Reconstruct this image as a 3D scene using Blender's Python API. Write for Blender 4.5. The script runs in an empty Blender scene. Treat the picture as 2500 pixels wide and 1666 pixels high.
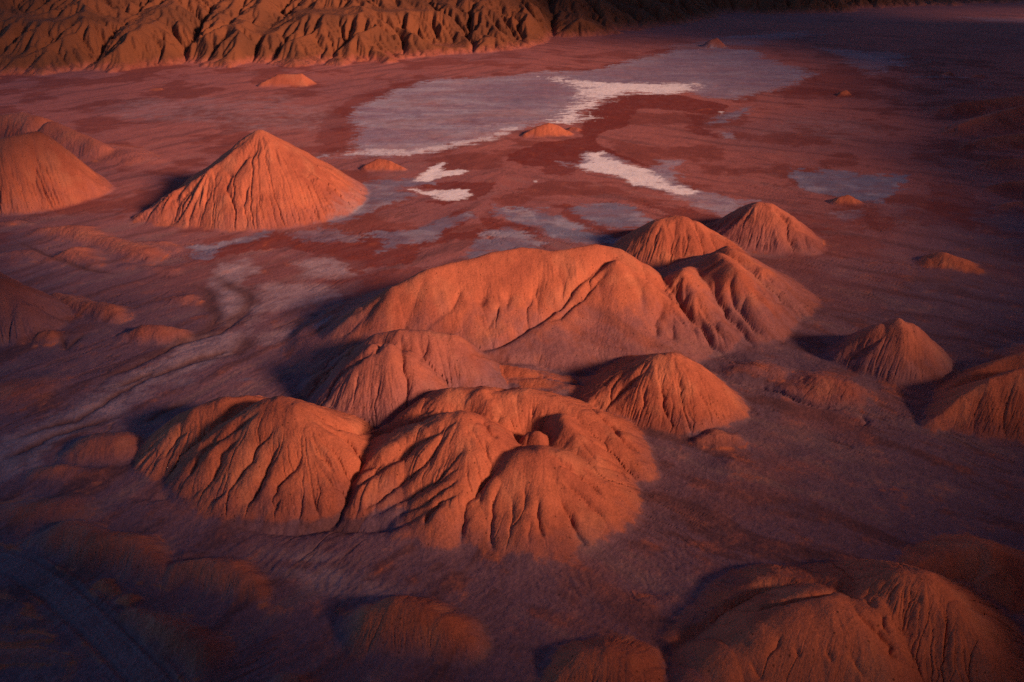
# Red clay mounds and salt flats seen from the air at dusk.
import bpy, math, time
import numpy as np
T0 = time.time()

# ------------------------------------------------------------------ camera, light, exposure
CAM_H = 100.0                       # metres above the flat
PITCH = math.radians(26.0)          # looking down
PW, PH = 2500.0, 1666.0             # pixel frame the survey points below are written in
FPX = 2165.0
scene = bpy.context.scene
cam = bpy.data.objects.new('camera', bpy.data.cameras.new('camera'))
scene.collection.objects.link(cam)
cam.location = (0, 0, CAM_H)
cam.rotation_euler = (math.pi/2 - PITCH, 0, 0)
cam.data.sensor_width = 36.0
cam.data.lens = FPX*36.0/PW
cam.data.clip_start = 1.0
cam.data.clip_end = 60000.0
scene.camera = cam
scene.cycles.sample_clamp_indirect = 1.5
scene.cycles.sample_clamp_direct = 6.0
scene.cycles.use_denoising = False          # keep the fine grain of the clay

SUN_EL, SUN_AZ = math.radians(22.5), math.radians(122.0)   # azimuth clockwise from +Y
world = bpy.data.worlds.new('World'); scene.world = world
world.use_nodes = True
wn, wl = world.node_tree.nodes, world.node_tree.links
sky = wn.new('ShaderNodeTexSky'); sky.sky_type = 'NISHITA'; sky.sun_disc = False
sky.sun_elevation = SUN_EL; sky.sun_rotation = SUN_AZ
sky.altitude = 3500; sky.air_density = 1.0; sky.dust_density = 0.3; sky.ozone_density = 5.0
wl.new(sky.outputs[0], wn['Background'].inputs[0]); wn['Background'].inputs[1].default_value = 0.055
sun = bpy.data.objects.new('sun', bpy.data.lights.new('sun', 'SUN'))
scene.collection.objects.link(sun)
sun.data.energy = 2.9; sun.data.angle = math.radians(9.5); sun.data.color = (1.0, 0.52, 0.33)
sd = np.array([math.sin(SUN_AZ)*math.cos(SUN_EL), math.cos(SUN_AZ)*math.cos(SUN_EL), math.sin(SUN_EL)])
from mathutils import Vector
sun.rotation_euler = Vector(-sd).to_track_quat('-Z', 'Y').to_euler()
vs = scene.view_settings
vs.view_transform = 'Standard'; vs.look = 'None'; vs.gamma = 1.0; vs.exposure = 0.86; vs.use_curve_mapping = False

# ------------------------------------------------------------------ noise
def _hash(ix, iy, seed):
    h = (ix.astype(np.uint32)*np.uint32(374761393) + iy.astype(np.uint32)*np.uint32(668265263) + np.uint32(seed*144665 & 0xffffffff))
    h = (h ^ (h >> np.uint32(13)))*np.uint32(1274126177)
    return h ^ (h >> np.uint32(16))
def perlin(x, y, seed=0):
    x0 = np.floor(x); y0 = np.floor(y); fx = (x-x0).astype(np.float32); fy = (y-y0).astype(np.float32)
    ix = x0.astype(np.int32); iy = y0.astype(np.int32)
    def g(dx, dy):
        a = _hash(ix+dx, iy+dy, seed).astype(np.float32)*np.float32(2*math.pi/4294967296.0)
        return np.cos(a)*(fx-dx) + np.sin(a)*(fy-dy)
    u = fx*fx*fx*(fx*(fx*6-15)+10); v = fy*fy*fy*(fy*(fy*6-15)+10)
    a = g(0, 0); b = g(1, 0); c = g(0, 1); d = g(1, 1)
    return 1.5*((a*(1-u)+b*u)*(1-v) + (c*(1-u)+d*u)*v)
def fbm(x, y, octv, seed=0, gain=0.5):
    s = 0; a = 1.0
    for k in range(octv):
        s = s + a*perlin(x*2.03**k + 17.3*k, y*2.03**k - 9.1*k, seed+k*7); a *= gain
    return s
def sstep(a, b, x):
    t = np.clip((x-a)/(b-a), 0, 1); return t*t*(3-2*t)

# ------------------------------------------------------------------ survey: image point + height -> place
CP, SP = math.cos(PITCH), math.sin(PITCH)
def ray(px, py):
    a = (np.asarray(px, float)-PW/2)/FPX; b = -(np.asarray(py, float)-PH/2)/FPX
    return a, CP + b*SP, -SP + b*CP
def at(px, py, z=0.0):
    dx, dy, dz = ray(px, py); t = (z-CAM_H)/dz
    return t*dx, t*dy
def crest(px, py, foot, s, r):
    """place and height of a crest point whose slope s reaches the flat at image row foot"""
    Fb = at(px, foot)[1] + r*0.6
    dx, dy, dz = ray(px, py)
    t = (CAM_H + s*Fb)/(s*dy - dz)
    return t*dx, t*dy, CAM_H + t*dz

# ------------------------------------------------------------------ terrain grid: a fan, finer near, coarser far
NX, NY = 1330, 1080
U = np.linspace(-0.66, 0.66, NX)
w = np.linspace(0, 1, NY)
stepl = 2.0e-3 + 1.3e-3*sstep(0.0, 0.75, w)
lnF = np.cumsum(stepl); lnF = (lnF-lnF[0])/(lnF[-1]-lnF[0])
Fr = 72.0*np.exp(lnF*math.log(1700.0/72.0))
ZC = Fr*CP + CAM_H*SP
GX = (U[None, :]*ZC[:, None]).astype(np.float32)
GY = np.repeat(Fr[:, None], NX, 1).astype(np.float32)
def grid_pos(x, y):
    """fractional row, column of a place"""
    i = np.interp(y, Fr, np.arange(NY)); j = (x/(y*CP+CAM_H*SP) - U[0])/(U[1]-U[0])
    return i, j
def lookup(A, x, y):
    i, j = grid_pos(x, y); i = np.clip(i, 0, NY-1.001); j = np.clip(j, 0, NX-1.001)
    i0 = i.astype(int); j0 = j.astype(int); a = i-i0; b = j-j0
    return (A[i0, j0]*(1-b)+A[i0, j0+1]*b)*(1-a) + (A[i0+1, j0]*(1-b)+A[i0+1, j0+1]*b)*a
def window(x0, x1, y0, y1):
    ia = max(0, int(np.searchsorted(Fr, y0))-1); ib = min(NY, int(np.searchsorted(Fr, y1))+2)
    if ib-ia < 2: return None
    z0, z1 = ZC[ia], ZC[ib-1]
    lo = min(x0/z0, x0/z1); hi = max(x1/z0, x1/z1)
    ja = max(0, int((lo-U[0])/(U[1]-U[0]))-1); jb = min(NX, int((hi-U[0])/(U[1]-U[0]))+3)
    if jb-ja < 2: return None
    return slice(ia, ib), slice(ja, jb)

ground_z = (0.5*fbm(GX/60, GY/60, 3, 5) + 0.10*fbm(GX/9, GY/9, 3, 9)).astype(np.float32)
ground_z *= sstep(1400, 500, GY)
# stream-laid streaks on the flat: their run turns from one side of the basin to the other
ang = np.where(GX > 0, math.radians(150), math.radians(48)).astype(np.float32)
def streaks(lx, ly, theta, seed):
    c, s = math.cos(theta), math.sin(theta)
    p = GX*c+GY*s; q = -GX*s+GY*c
    q = q + 2.5*fbm(GX/22, GY/22, 2, seed+3)
    return fbm(p/lx, q/ly, 4, seed)
wr = sstep(-25, 25, GX)
st_fine = (streaks(16, 1.3, math.radians(142), 31)*wr + streaks(16, 1.3, math.radians(47), 41)*(1-wr)).astype(np.float32)
st_big = (streaks(60, 7, math.radians(148), 33)*wr + streaks(60, 7, math.radians(52), 43)*(1-wr)).astype(np.float32)
near = sstep(330, 150, GY)
grit = fbm(GX/1.1, GY/1.1, 4, 57, .65).astype(np.float32)
rill = (1-np.abs(streaks(34, 5.5, math.radians(140), 61)*wr + streaks(34, 5.5, math.radians(50), 63)*(1-wr))).astype(np.float32)
rill = sstep(.90, .995, rill)*sstep(-.2, .4, fbm(GX/30, GY/30, 3, 66)).astype(np.float32)
ground_z += (0.045*st_fine*near + 0.10*st_big*sstep(600, 200, GY) + .05*grit*near - .14*rill*sstep(420, 250, GY)).astype(np.float32)

WX0 = fbm(GX/14, GY/14, 3, 71).astype(np.float32)
apron = np.zeros((NY, NX), np.float32)      # broad skirts of washed-down clay round the clusters
for px_, py_, h_, R_ in ((560, 1130, 1.5, 17), (760, 1180, 1.6, 17), (1050, 1210, 1.8, 18), (1320, 1220, 2.0, 18), (1620, 1010, 1.8, 20), (1350, 960, 2.2, 18), (980, 960, 1.8, 20), (1100, 800, 2.0, 24),
                          (1450, 820, 2.2, 24), (1750, 780, 2.0, 22), (1880, 930, 1.4, 16), (2030, 940, 1.4, 16), (1000, 1580, 1.0, 10), (2060, 1620, 1.6, 20)):
    ax_, ay_ = at(px_, py_)
    apron = np.maximum(apron, h_*np.exp(-((GX-ax_)**2+(GY-ay_)**2)/(R_*R_))*(1+.25*WX0))
ground_z += apron
Z = ground_z.copy()
OWN = np.zeros((NY, NX), np.int16)          # 0 = the flat
NAMES = [None]
INFO = {}

def smax(a, b, k):
    return np.maximum(a, b) + np.maximum(k-np.abs(a-b), 0)**2/(4*k)

WX = (1.6*fbm(GX/14, GY/14, 3, 71)).astype(np.float32)
WY = (1.6*fbm(GX/14+50, GY/14+50, 3, 72)).astype(np.float32)

def ridge(own, pts, s=0.62, r=2.0, k=0.35, foot=0.6, flute=1.0, lam=5.0, warp=0.6, rc=9.0, conc=0.0):
    """add a crest line with straight flanks of slope s to the land; pts = (px, py, foot row) or (px, py, None, height)"""
    P = []
    if .5 <= s < .8: s *= 1.15
    for p in pts:
        if len(p) == 3: P.append(crest(p[0], p[1], p[2], s, r))
        else:
            x, y = at(p[0], p[1], p[3]); P.append((x, y, p[3]))
    P = np.array(P, float)
    reach = P[:, 2].max()/s*1.25 + r + 6
    if conc: reach *= 1.6
    W = window(P[:, 0].min()-reach, P[:, 0].max()+reach, P[:, 1].min()-reach, P[:, 1].max()+reach)
    if W is None: return
    x = GX[W] + warp*WX[W]; y = GY[W] + warp*WY[W]
    best = np.full(x.shape, -1e9, np.float32); qx = np.zeros_like(x); qy = np.zeros_like(x); bd = np.zeros_like(x)
    segs = [(P[i], P[i+1]) for i in range(len(P)-1)] or [(P[0], P[0]+np.array([0.01, 0, 0]))]
    for a, b in segs:
        ex, ey = b[0]-a[0], b[1]-a[1]; L2 = ex*ex+ey*ey+1e-9
        t = np.clip(((x-a[0])*ex+(y-a[1])*ey)/L2, 0, 1)
        cx = a[0]+t*ex; cy = a[1]+t*ey
        d = np.hypot(x-cx, y-cy); zr = a[2]+t*(b[2]-a[2])
        g = s*(np.sqrt(d*d+r*r)-r)
        if conc: g = g*(1-conc*sstep(0.35, 1.3, g/np.maximum(zr, 1)))
        h = zr-g
        m = h > best
        best = np.where(m, h, best); qx = np.where(m, cx, qx); qy = np.where(m, cy, qy); bd = np.where(m, d, bd)
    if flute > 0:
        nx = (x-qx)/(bd+0.3); ny = (y-qy)/(bd+0.3)
        ux = qx+nx*rc + 0.35*WX[W]; uy = qy+ny*rc + 0.35*WY[W]
        env = sstep(0.5, 6.0, bd)*sstep(-0.3, 2.2, best)*(.12+1.2*sstep(-.35, .5, perlin(x/13, y/13, own*13+7)))
        n1 = np.abs(perlin(ux/lam, uy/lam, own*13+1)); n2 = np.abs(perlin(ux/(lam*.43), uy/(lam*.43), own*13+2))
        n3 = np.abs(perlin(ux/(lam*.19), uy/(lam*.19), own*13+3))
        sz = np.clip(P[:, 2].max()/14.0, 0.25, 1.3)
        best = best + flute*sz*env*(1.5*np.minimum(n1, .5) + 0.65*np.minimum(n2, .5)*sstep(2, 9, bd)*(.35+1.5*sstep(-.3, .5, perlin(x/7, y/7, own*13+8))) + 0.34*n3 + .17*np.abs(perlin(ux/(lam*.085), uy/(lam*.085), own*13+4)) - 0.62)
    gz = Z[W]; o = OWN[W]
    kk = foot + (k-foot)*sstep(0.2, 2.6, np.minimum(gz-ground_z[W], best+1.5))
    lb = best+ground_z[W]*(1.0 if INFO[own][2] == 'hummock' else 0.25)
    new = smax(gz, lb, kk)
    o[(lb > gz) & (best > 0.25)] = own
    Z[W] = new

def hollow(px, py, floor, R):
    x, y = at(px, py, floor); W = window(x-3*R, x+3*R, y-3*R, y+3*R)
    d = np.hypot(GX[W]-x, GY[W]-y)
    Z[W] -= np.maximum(Z[W]-floor, 0)*np.exp(-(d/R)**2.6)

def mound(name, label, group=None, category='mound', kind=None):
    NAMES.append(name); INFO[len(NAMES)-1] = (name, label, category, group, kind)
    return len(NAMES)-1

# ================================================================== the mounds (image survey, 2500 x 1666)
FAR = 'small clay mounds scattered over the salt flat'
# --- left
m = mound('clay_mound', 'tall pointed pyramid mound with fluted orange sides, rising left of the salt lake')
ridge(m, [(632, 318, 566)], r=2.2, flute=.5, lam=4.2, foot=.5, warp=.6)
ridge(m, [(600, 345, 566), (520, 410, 560), (430, 465, 552), (365, 508, 545)], r=1.5, flute=.8, lam=3.8, foot=.5, warp=.6)
ridge(m, [(655, 345, 566), (740, 412, 545), (812, 468, 500)], r=1.2, flute=.7, lam=3.6, foot=.5, warp=.5)
m = mound('clay_mound', 'broad fluted cone cut by the left edge, beside the pointed pyramid mound')
ridge(m, [(-70, 350, 530), (30, 332, 526), (85, 321, 516)], r=1.8, s=1.1, flute=.9, lam=4.5, foot=.5)
ridge(m, [(85, 321, 516), (122, 358, 504)], r=1.4, s=1.1, flute=.6, lam=4, foot=.5)
m = mound('clay_mound', 'dim rounded red mound at the left edge, peeking over the fluted cone')
ridge(m, [(-30, 285, 340), (50, 274, 345), (90, 285, 350)], r=3, flute=.5)
m = mound('clay_mound', 'dark red ridge running down to the flat behind the fluted cone at left')
ridge(m, [(125, 296, 380), (190, 325, 385), (250, 352, 392)], r=2.5, s=.7, flute=.5)
ridge(m, [(250, 352, 392), (330, 378, 402), (380, 388, 400)], s=.3, r=4, flute=.4)
m = mound('clay_mound', 'dark reddish slope cut by the left edge, above the sandy wash')
ridge(m, [(-60, 640, 860), (0, 678, 846), (50, 738, 842), (95, 792, 834)], s=.9, r=1.5, flute=.5)
LOW = 'low eroded hummocks'
m = mound('clay_hummock', 'long low knobbly hummock crest below the pointed pyramid mound', LOW, 'hummock')
ridge(m, [(105, 556, 580), (190, 552, 590), (230, 575, 600), (300, 590, 620), (350, 605, 640), (365, 625, 645)], s=.4, r=2, flute=1.2, lam=3)
ridge(m, [(330, 592, 606), (385, 590, 610), (425, 603, 615)], s=.4, r=1.5, flute=1, lam=3)
m = mound('clay_hummock', 'low peaked hummock left of the sandy wash, in folded ground', LOW, 'hummock')
ridge(m, [(135, 620, 640), (180, 602, 645), (205, 620, 650), (225, 640, 655)], s=.42, r=1.2, flute=1, lam=3)
ridge(m, [(0, 618, 632), (60, 610, 634), (110, 625, 640)], s=.4, r=1.2, flute=1, lam=3)
ridge(m, [(300, 645, 655), (370, 648, 664), (420, 655, 668)], s=.4, r=1.2, flute=1, lam=3)
m = mound('clay_hummock', 'curved pair of little ridges at the left edge under the fluted cone', LOW, 'hummock')
ridge(m, [(-10, 545, 552), (40, 538, 550), (70, 543, 551)], s=.5, r=.6, flute=.5)
m = mound('clay_hummock', 'orange crumbling hummock with a scalloped edge beside the left dark slope', LOW, 'hummock')
ridge(m, [(140, 715, 745), (200, 735, 770), (265, 745, 790), (285, 765, 795)], s=.55, r=1, flute=1.2, lam=3)
m = mound('clay_hummock', 'oval orange hummock with a crumbly front edge beside the sandy wash', LOW, 'hummock')
ridge(m, [(305, 815, 838), (350, 795, 842), (385, 793, 842), (430, 803, 838)], s=.6, r=1.2, flute=1, lam=2.4, foot=.4)
m = mound('clay_hummock', 'small round orange hummock at the foot of the dark left slope', LOW, 'hummock')
ridge(m, [(95, 815, 845), (120, 812, 846)], s=.6, r=1, flute=.5)
m = mound('clay_hummock', 'faint arched hummock at the pale bank of the sandy wash', LOW, 'hummock')
ridge(m, [(420, 728, 742), (450, 722, 745), (475, 732, 745)], s=.4, r=.8, flute=.6)
m = mound('clay_mound', 'dim brown rise at the left edge beside the lower wash')
ridge(m, [(-40, 960, 1020), (60, 945, 1010), (120, 968, 1000)], s=.3, r=6, flute=.3)

# --- far mounds on the flat
m = mound('clay_mound', 'flat-topped orange mound standing alone below the badlands', FAR)
ridge(m, [(678, 181, 212), (735, 179, 211)], s=.8, r=.8, flute=.6, lam=4, foot=.3, warp=.3)
ridge(m, [(640, 200, 212), (678, 183, 212)], s=.7, r=.8, flute=.4, lam=4, foot=.3, warp=.3)
m = mound('clay_mound', 'bright orange hump on the near shore of the salt lake', FAR)
ridge(m, [(1285, 323, 336), (1312, 309, 336), (1340, 299, 335), (1362, 305, 333), (1385, 318, 330)], s=.62, r=.8, flute=.5, lam=3, foot=.3, warp=.3)
ridge(m, [(1395, 309, 319), (1408, 311, 320)], s=.6, r=.6, flute=.3, foot=.3, warp=.2)
m = mound('clay_mound', 'small ribbed orange mound below the left tip of the salt lake', FAR)
ridge(m, [(895, 402, 417), (922, 387, 417), (950, 392, 417), (978, 407, 417)], s=.62, r=.7, flute=.7, lam=2.4, foot=.3, warp=.3)
m = mound('clay_mound', 'orange mound with a dark left side, farthest out beyond the salt lake', FAR)
ridge(m, [(1735, 96, 117), (1750, 93, 117), (1757, 99, 117)], s=.9, r=1, flute=.4, lam=4, foot=.3, warp=.3)
m = mound('clay_mound', 'tiny rounded block of a mound on the red flat right of the salt lake', FAR)
ridge(m, [(2052, 224, 235), (2066, 219, 234)], s=1.2, r=1, flute=.3, foot=.3, warp=.3)
m = mound('clay_mound', 'pale low swelling on the dark red tongue right of the white salt', FAR)
ridge(m, [(1703, 266, 270), (1726, 264, 269)], s=.35, r=1, flute=.3, foot=.3, warp=.3)
m = mound('clay_mound', 'very small dim mound far out on the right flat', FAR)
ridge(m, [(2305, 178, 188), (2318, 174, 188)], s=.9, r=1, flute=.3, foot=.3, warp=.3)
m = mound('clay_mound', 'faint lump right of the very small dim mound', FAR)
ridge(m, [(2382, 182, 190), (2395, 182, 190)], s=.6, r=1, flute=.3, foot=.3, warp=.3)
m = mound('clay_mound', 'thin low lump left of the lone flat-topped mound', FAR)
ridge(m, [(370, 215, 219), (392, 214, 219)], s=.5, r=.6, flute=.3, foot=.3, warp=.3)
m = mound('clay_mound', 'small orange cone in front of the blue grey salt patch at right', FAR)
ridge(m, [(2050, 482, 503), (2072, 476, 503), (2090, 486, 502)], s=.62, r=.8, flute=.4, lam=3, foot=.4, warp=.3)
m = mound('clay_mound', 'low orange hump on the open flat near the right edge', FAR)
ridge(m, [(2270, 632, 655), (2310, 617, 662), (2350, 630, 664), (2385, 655, 668)], s=.5, r=1.5, flute=.5, foot=.7)

# --- right edge
RE = 'ridges of the eroded bank at the right edge'
for lab, pts in (('uppermost dark rib of the eroded bank at the right edge', [(2290, 268, 282), (2350, 250, 280), (2440, 240, 275), (2560, 225, 270)]),
                 ('long curving rib with a lit crest in the right eroded bank', [(2300, 322, 330), (2345, 303, 335), (2400, 285, 330), (2480, 262, 320), (2600, 240, 310)]),
                 ('lit middle rib at the fan mouth of the right eroded bank', [(2355, 357, 364), (2400, 338, 366), (2460, 330, 364), (2600, 315, 360)]),
                 ('short lower rib of the right eroded bank above the dark flat', [(2385, 405, 415), (2420, 392, 420), (2500, 385, 420), (2600, 375, 415)]),
                 ('lowest rib of the right eroded bank, dim red', [(2410, 458, 466), (2450, 448, 468), (2530, 440, 470), (2600, 436, 470)]),
                 ('dim knobbly rib under the lowest lit one at the right edge', [(2440, 500, 512), (2500, 492, 515), (2600, 488, 515)])):
    m = mound('eroded_rib', lab, RE, 'ridge')
    ridge(m, pts, s=.42, r=.8, flute=2.4, lam=4, foot=.6)
m = mound('clay_mound', 'lone blunt mound with ribbed dark left flank, right of the long massif')
ridge(m, [(2150, 793, 940), (2192, 777, 950), (2222, 788, 945)], r=2.2, s=1.0, flute=.3, lam=4)
ridge(m, [(2150, 793, 930), (2115, 820, 910), (2075, 850, 890)], r=1.0, s=.95, flute=.9, lam=3.4)
m = mound('clay_mound', 'big orange slope with a sharp shaded crest cut by the right edge')
ridge(m, [(2600, 880, 1090), (2490, 902, 1085), (2420, 925, 1075), (2350, 965, 1062), (2280, 1022, 1056)], r=.7, s=.75, flute=.4, warp=.3)
ridge(m, [(2600, 840, 1000), (2500, 862, 985), (2440, 880, 975), (2380, 905, 972), (2310, 950, 985)], r=.8, s=.75, flute=.6, warp=.3)
m = mound('clay_mound', 'dark shoulder at the right edge above the big shaded crest')
ridge(m, [(2600, 835, 880), (2490, 855, 890), (2440, 862, 885)], r=2, s=.45, flute=.6)

# --- the long massif
m = mound('clay_ridge', 'long bright orange massif with a peaked front face in the middle', category='ridge')
ridge(m, [(815, 815, 862), (880, 752, 905), (960, 705, 925), (1050, 662, 925), (1120, 643, 915), (1212, 622, 905), (1275, 610, 900)], r=1.5, flute=.14, lam=7, s=.66, foot=1.0, conc=.28)
ridge(m, [(1275, 610, 900), (1340, 618, 895), (1395, 610, 890), (1450, 601, 880), (1505, 610, 870), (1560, 650, 860), (1620, 700, 850)], r=1.8, flute=.2, lam=7, s=.66, conc=.2)
ridge(m, [(1503, 640, 890)], r=.8, flute=.12, lam=6, s=.68, conc=.25, warp=.3)
ridge(m, [(1503, 640, 890), (1450, 682, 892), (1390, 735, 890), (1310, 795, 888)], r=.8, flute=.12, lam=4, s=.64, warp=.3)
ridge(m, [(1503, 640, 890), (1570, 690, 886), (1640, 740, 880), (1700, 800, 874), (1745, 850, 872)], r=1.0, flute=.3, lam=4, s=.62)
ridge(m, [(1618, 762, 882), (1640, 785, 884)], r=1.2, flute=.4, lam=3, s=.66)
ridge(m, [(1690, 655, 800), (1665, 665, 860), (1700, 715, 868), (1760, 790, 868), (1800, 840, 868)], r=1.6, flute=.4, lam=4, s=.66)
ridge(m, [(1755, 620, 800), (1790, 660, 850), (1830, 730, 856), (1870, 790, 852)], r=1.8, flute=.4, lam=4, s=.64)
ridge(m, [(1715, 625, 700), (1755, 620, 760), (1790, 612, 790), (1850, 655, 800), (1905, 715, 800), (1935, 760, 796)], r=1.6, flute=.8, lam=4, s=.5)
ridge(m, [(1780, 605, 770), (1735, 628, 760), (1715, 650, 770)], r=1.6, flute=.4, s=.6)
m = mound('clay_mound', 'smooth orange dome behind the right end of the long massif')
ridge(m, [(1620, 537, 655), (1655, 529, 655), (1690, 540, 650)], r=4, flute=.55, lam=5, s=.66)
ridge(m, [(1690, 540, 650), (1740, 570, 645), (1785, 605, 640)], r=2, flute=.6, lam=4, s=.6)
ridge(m, [(1620, 537, 655), (1575, 570, 640), (1535, 600, 630)], r=2, flute=.6, lam=4, s=.5)
m = mound('clay_mound', 'orange pyramid with a dark left face behind the smooth dome')
ridge(m, [(1850, 494, 620), (1880, 497, 622)], r=1.6, flute=.7, lam=4, s=.66, foot=.6)
ridge(m, [(1880, 497, 622), (1925, 528, 622), (1975, 575, 620)], r=1.2, flute=.6, lam=3.5, s=.62, foot=.6)
ridge(m, [(1850, 494, 620), (1790, 528, 590), (1745, 552, 580)], r=1.2, flute=.5, lam=3.5, s=.5, foot=.6)

# --- second row
m = mound('clay_mound', 'two-headed rounded mound with a dark hollow before it, in front of the long massif')
ridge(m, [(975, 812, 1030), (1040, 814, 1022), (1098, 823, 1010), (1130, 850, 985), (1175, 890, 950)], r=1.8, flute=.3, lam=5, s=.85)
ridge(m, [(975, 812, 1030), (930, 822, 1015), (880, 848, 975)], r=1.8, flute=.3, lam=5, s=.85)
ridge(m, [(950, 843, 1085), (915, 847, 1080)], r=2.8, flute=.25, lam=4.5, s=.95)
ridge(m, [(918, 846, 1050), (855, 878, 1022), (800, 908, 990), (765, 935, 970)], r=2.2, flute=.35, lam=4, s=.82)
m = mound('clay_ridge', 'low folded saddle joining the two-headed mound to the dome at its right', category='ridge')
ridge(m, [(1185, 890, 965), (1260, 905, 975), (1330, 922, 990), (1420, 948, 1005), (1470, 965, 1010)], r=1.8, flute=.5, lam=4, s=.42)
ridge(m, [(1200, 866, 905), (1300, 880, 918), (1400, 893, 928), (1480, 902, 942), (1540, 905, 950)], r=1.2, flute=.6, lam=4, s=.36)
ridge(m, [(1240, 884, 928), (1330, 902, 945), (1430, 922, 958), (1500, 930, 962)], r=1.0, flute=.6, lam=4, s=.36)
m = mound('clay_mound', 'round-topped dome with a ribbed orange front, right of the folded saddle')
ridge(m, [(1610, 874, 1075), (1645, 871, 1075)], r=4.0, flute=.5, lam=4, s=.74)
ridge(m, [(1610, 874, 1075), (1545, 905, 1068), (1490, 945, 1060), (1450, 985, 1050)], r=2.5, flute=.6, lam=4, s=.52)
ridge(m, [(1645, 871, 1075), (1695, 905, 1058), (1735, 960, 1035)], r=2.6, flute=.4, lam=4, s=.72)
m = mound('clay_hummock', 'small orange hump with a dark cap line right of the ribbed dome', LOW, 'hummock')
ridge(m, [(1710, 1078, 1105), (1750, 1062, 1108), (1790, 1072, 1105)], s=.5, r=1.2, flute=.5)
m = mound('clay_hummock', 'low sandy shelf along the dark crack in the right flat', LOW, 'hummock')
ridge(m, [(1800, 908, 930), (1850, 905, 938), (1890, 912, 945)], s=.35, r=1.5, flute=.8)
m = mound('clay_hummock', 'wide sandy hump over the dark crack near the lone blunt mound', LOW, 'hummock')
ridge(m, [(1935, 955, 985), (2000, 937, 1000), (2060, 950, 1005)], s=.35, r=2, flute=.8)
m = mound('clay_hummock', 'faint red swelling on the streaked flat below the dark-capped hump', LOW, 'hummock')
ridge(m, [(1765, 1145, 1165), (1795, 1140, 1172), (1860, 1160, 1180)], s=.32, r=1.5, flute=.5)
m = mound('clay_hummock', 'tiny reddish hump on the right streaked flat beside a dark oval hollow', LOW, 'hummock')
ridge(m, [(2170, 1200, 1215), (2195, 1198, 1217)], s=.35, r=1, flute=.4)

# --- front cluster
m = mound('clay_mound', 'ribbed mound with slanting furrows at the left of the front cluster')
ridge(m, [(650, 985, 1285), (680, 978, 1290), (715, 992, 1295)], r=2.5, flute=.45, lam=4.5, s=.66)
ridge(m, [(715, 992, 1295), (760, 1040, 1292), (780, 1110, 1290)], r=2.0, flute=.4, lam=4, s=.66)
ridge(m, [(715, 992, 1295), (785, 1030, 1185), (840, 1056, 1130), (880, 1072, 1110)], r=1.2, flute=.5, lam=4, s=.66)
ridge(m, [(650, 985, 1285), (590, 1020, 1265), (540, 1070, 1250), (500, 1130, 1240)], r=1.6, flute=.4, lam=4, s=.66)
ridge(m, [(600, 973, 1160), (550, 975, 1190), (490, 997, 1190), (440, 1035, 1185), (400, 1080, 1180)], r=2.2, flute=.5, lam=4, s=.66)
ridge(m, [(605, 968, 990), (620, 966, 990)], r=.6, flute=.2, s=.8)
m = mound('clay_hill', 'broad orange hill of folded lobes round a bowl with a round knob, centre front', category='hill')
hill = m
ridge(m, [(890, 1068, 1105), (960, 1028, 1125), (1040, 980, 1155), (1100, 957, 1175), (1180, 953, 1180), (1215, 962, 1180)], r=2.0, flute=.45, lam=4, s=.55)
ridge(m, [(1180, 953, 1180), (1200, 975, 1185), (1230, 1020, 1190), (1250, 1055, 1185)], r=1.6, flute=.3, lam=3, s=.62)
ridge(m, [(1215, 962, 1180), (1280, 953, 1180), (1345, 972, 1185), (1420, 1005, 1190), (1490, 1060, 1195), (1540, 1120, 1195)], r=2.4, flute=.4, lam=4, s=.58)
ridge(m, [(1362, 1020, 1235), (1400, 1065, 1245), (1440, 1120, 1262), (1480, 1180, 1284), (1500, 1235, 1300)], r=2.0, flute=.25, lam=4, s=.66, k=1.0)
ridge(m, [(1250, 1082, None, 2.2), (1340, 1082, None, 2.2)], r=3, flute=.1, s=.5, k=.8)
m2 = hill_left = mound('clay_lobe', None)
ridge(m2, [(1090, 1022, 1290), (1125, 1018, 1300), (1160, 1040, 1300)], r=3.0, flute=.4, lam=4, s=.68)
ridge(m2, [(1090, 1022, 1290), (1030, 1045, 1290), (970, 1090, 1290), (910, 1150, 1290), (860, 1210, 1290)], r=2.2, flute=.6, lam=4, s=.55)
ridge(m2, [(1160, 1040, 1300), (1140, 1100, 1330), (1110, 1170, 1350), (1080, 1230, 1360)], r=2.2, flute=.5, lam=4, s=.62)
ridge(m2, [(1080, 1230, 1360), (1000, 1275, 1350), (940, 1300, 1340)], r=2, flute=.4, s=.5)
m3 = hill_front = mound('clay_lobe', None)
ridge(m3, [(1265, 1116, 1332), (1312, 1105, 1336), (1355, 1114, 1332)], r=2.4, flute=.12, lam=4, s=.74, k=1.2, conc=.22)
ridge(m3, [(1312, 1105, 1336), (1306, 1180, 1362), (1300, 1250, 1376)], r=3.0, flute=.12, lam=4, s=.62, k=1.0, conc=.2)
ridge(m3, [(1265, 1116, 1332), (1205, 1160, 1335), (1160, 1240, 1345)], r=2.4, flute=.15, lam=4, s=.72, k=.9, conc=.15)
ridge(m3, [(1355, 1114, 1332), (1412, 1165, 1322), (1455, 1240, 1318)], r=2.4, flute=.18, lam=4, s=.72, k=.9, conc=.15)
hollow(1303, 1086, 4.6, 3.9)
m4 = hill_knob = mound('clay_knob', None)
ridge(m4, [(1294, 1064, None, 7.7), (1308, 1061, None, 8.2), (1318, 1066, None, 7.4)], r=1.6, flute=.3, lam=2, rc=3, s=1.6, k=.15, foot=.1, warp=.5)

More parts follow.
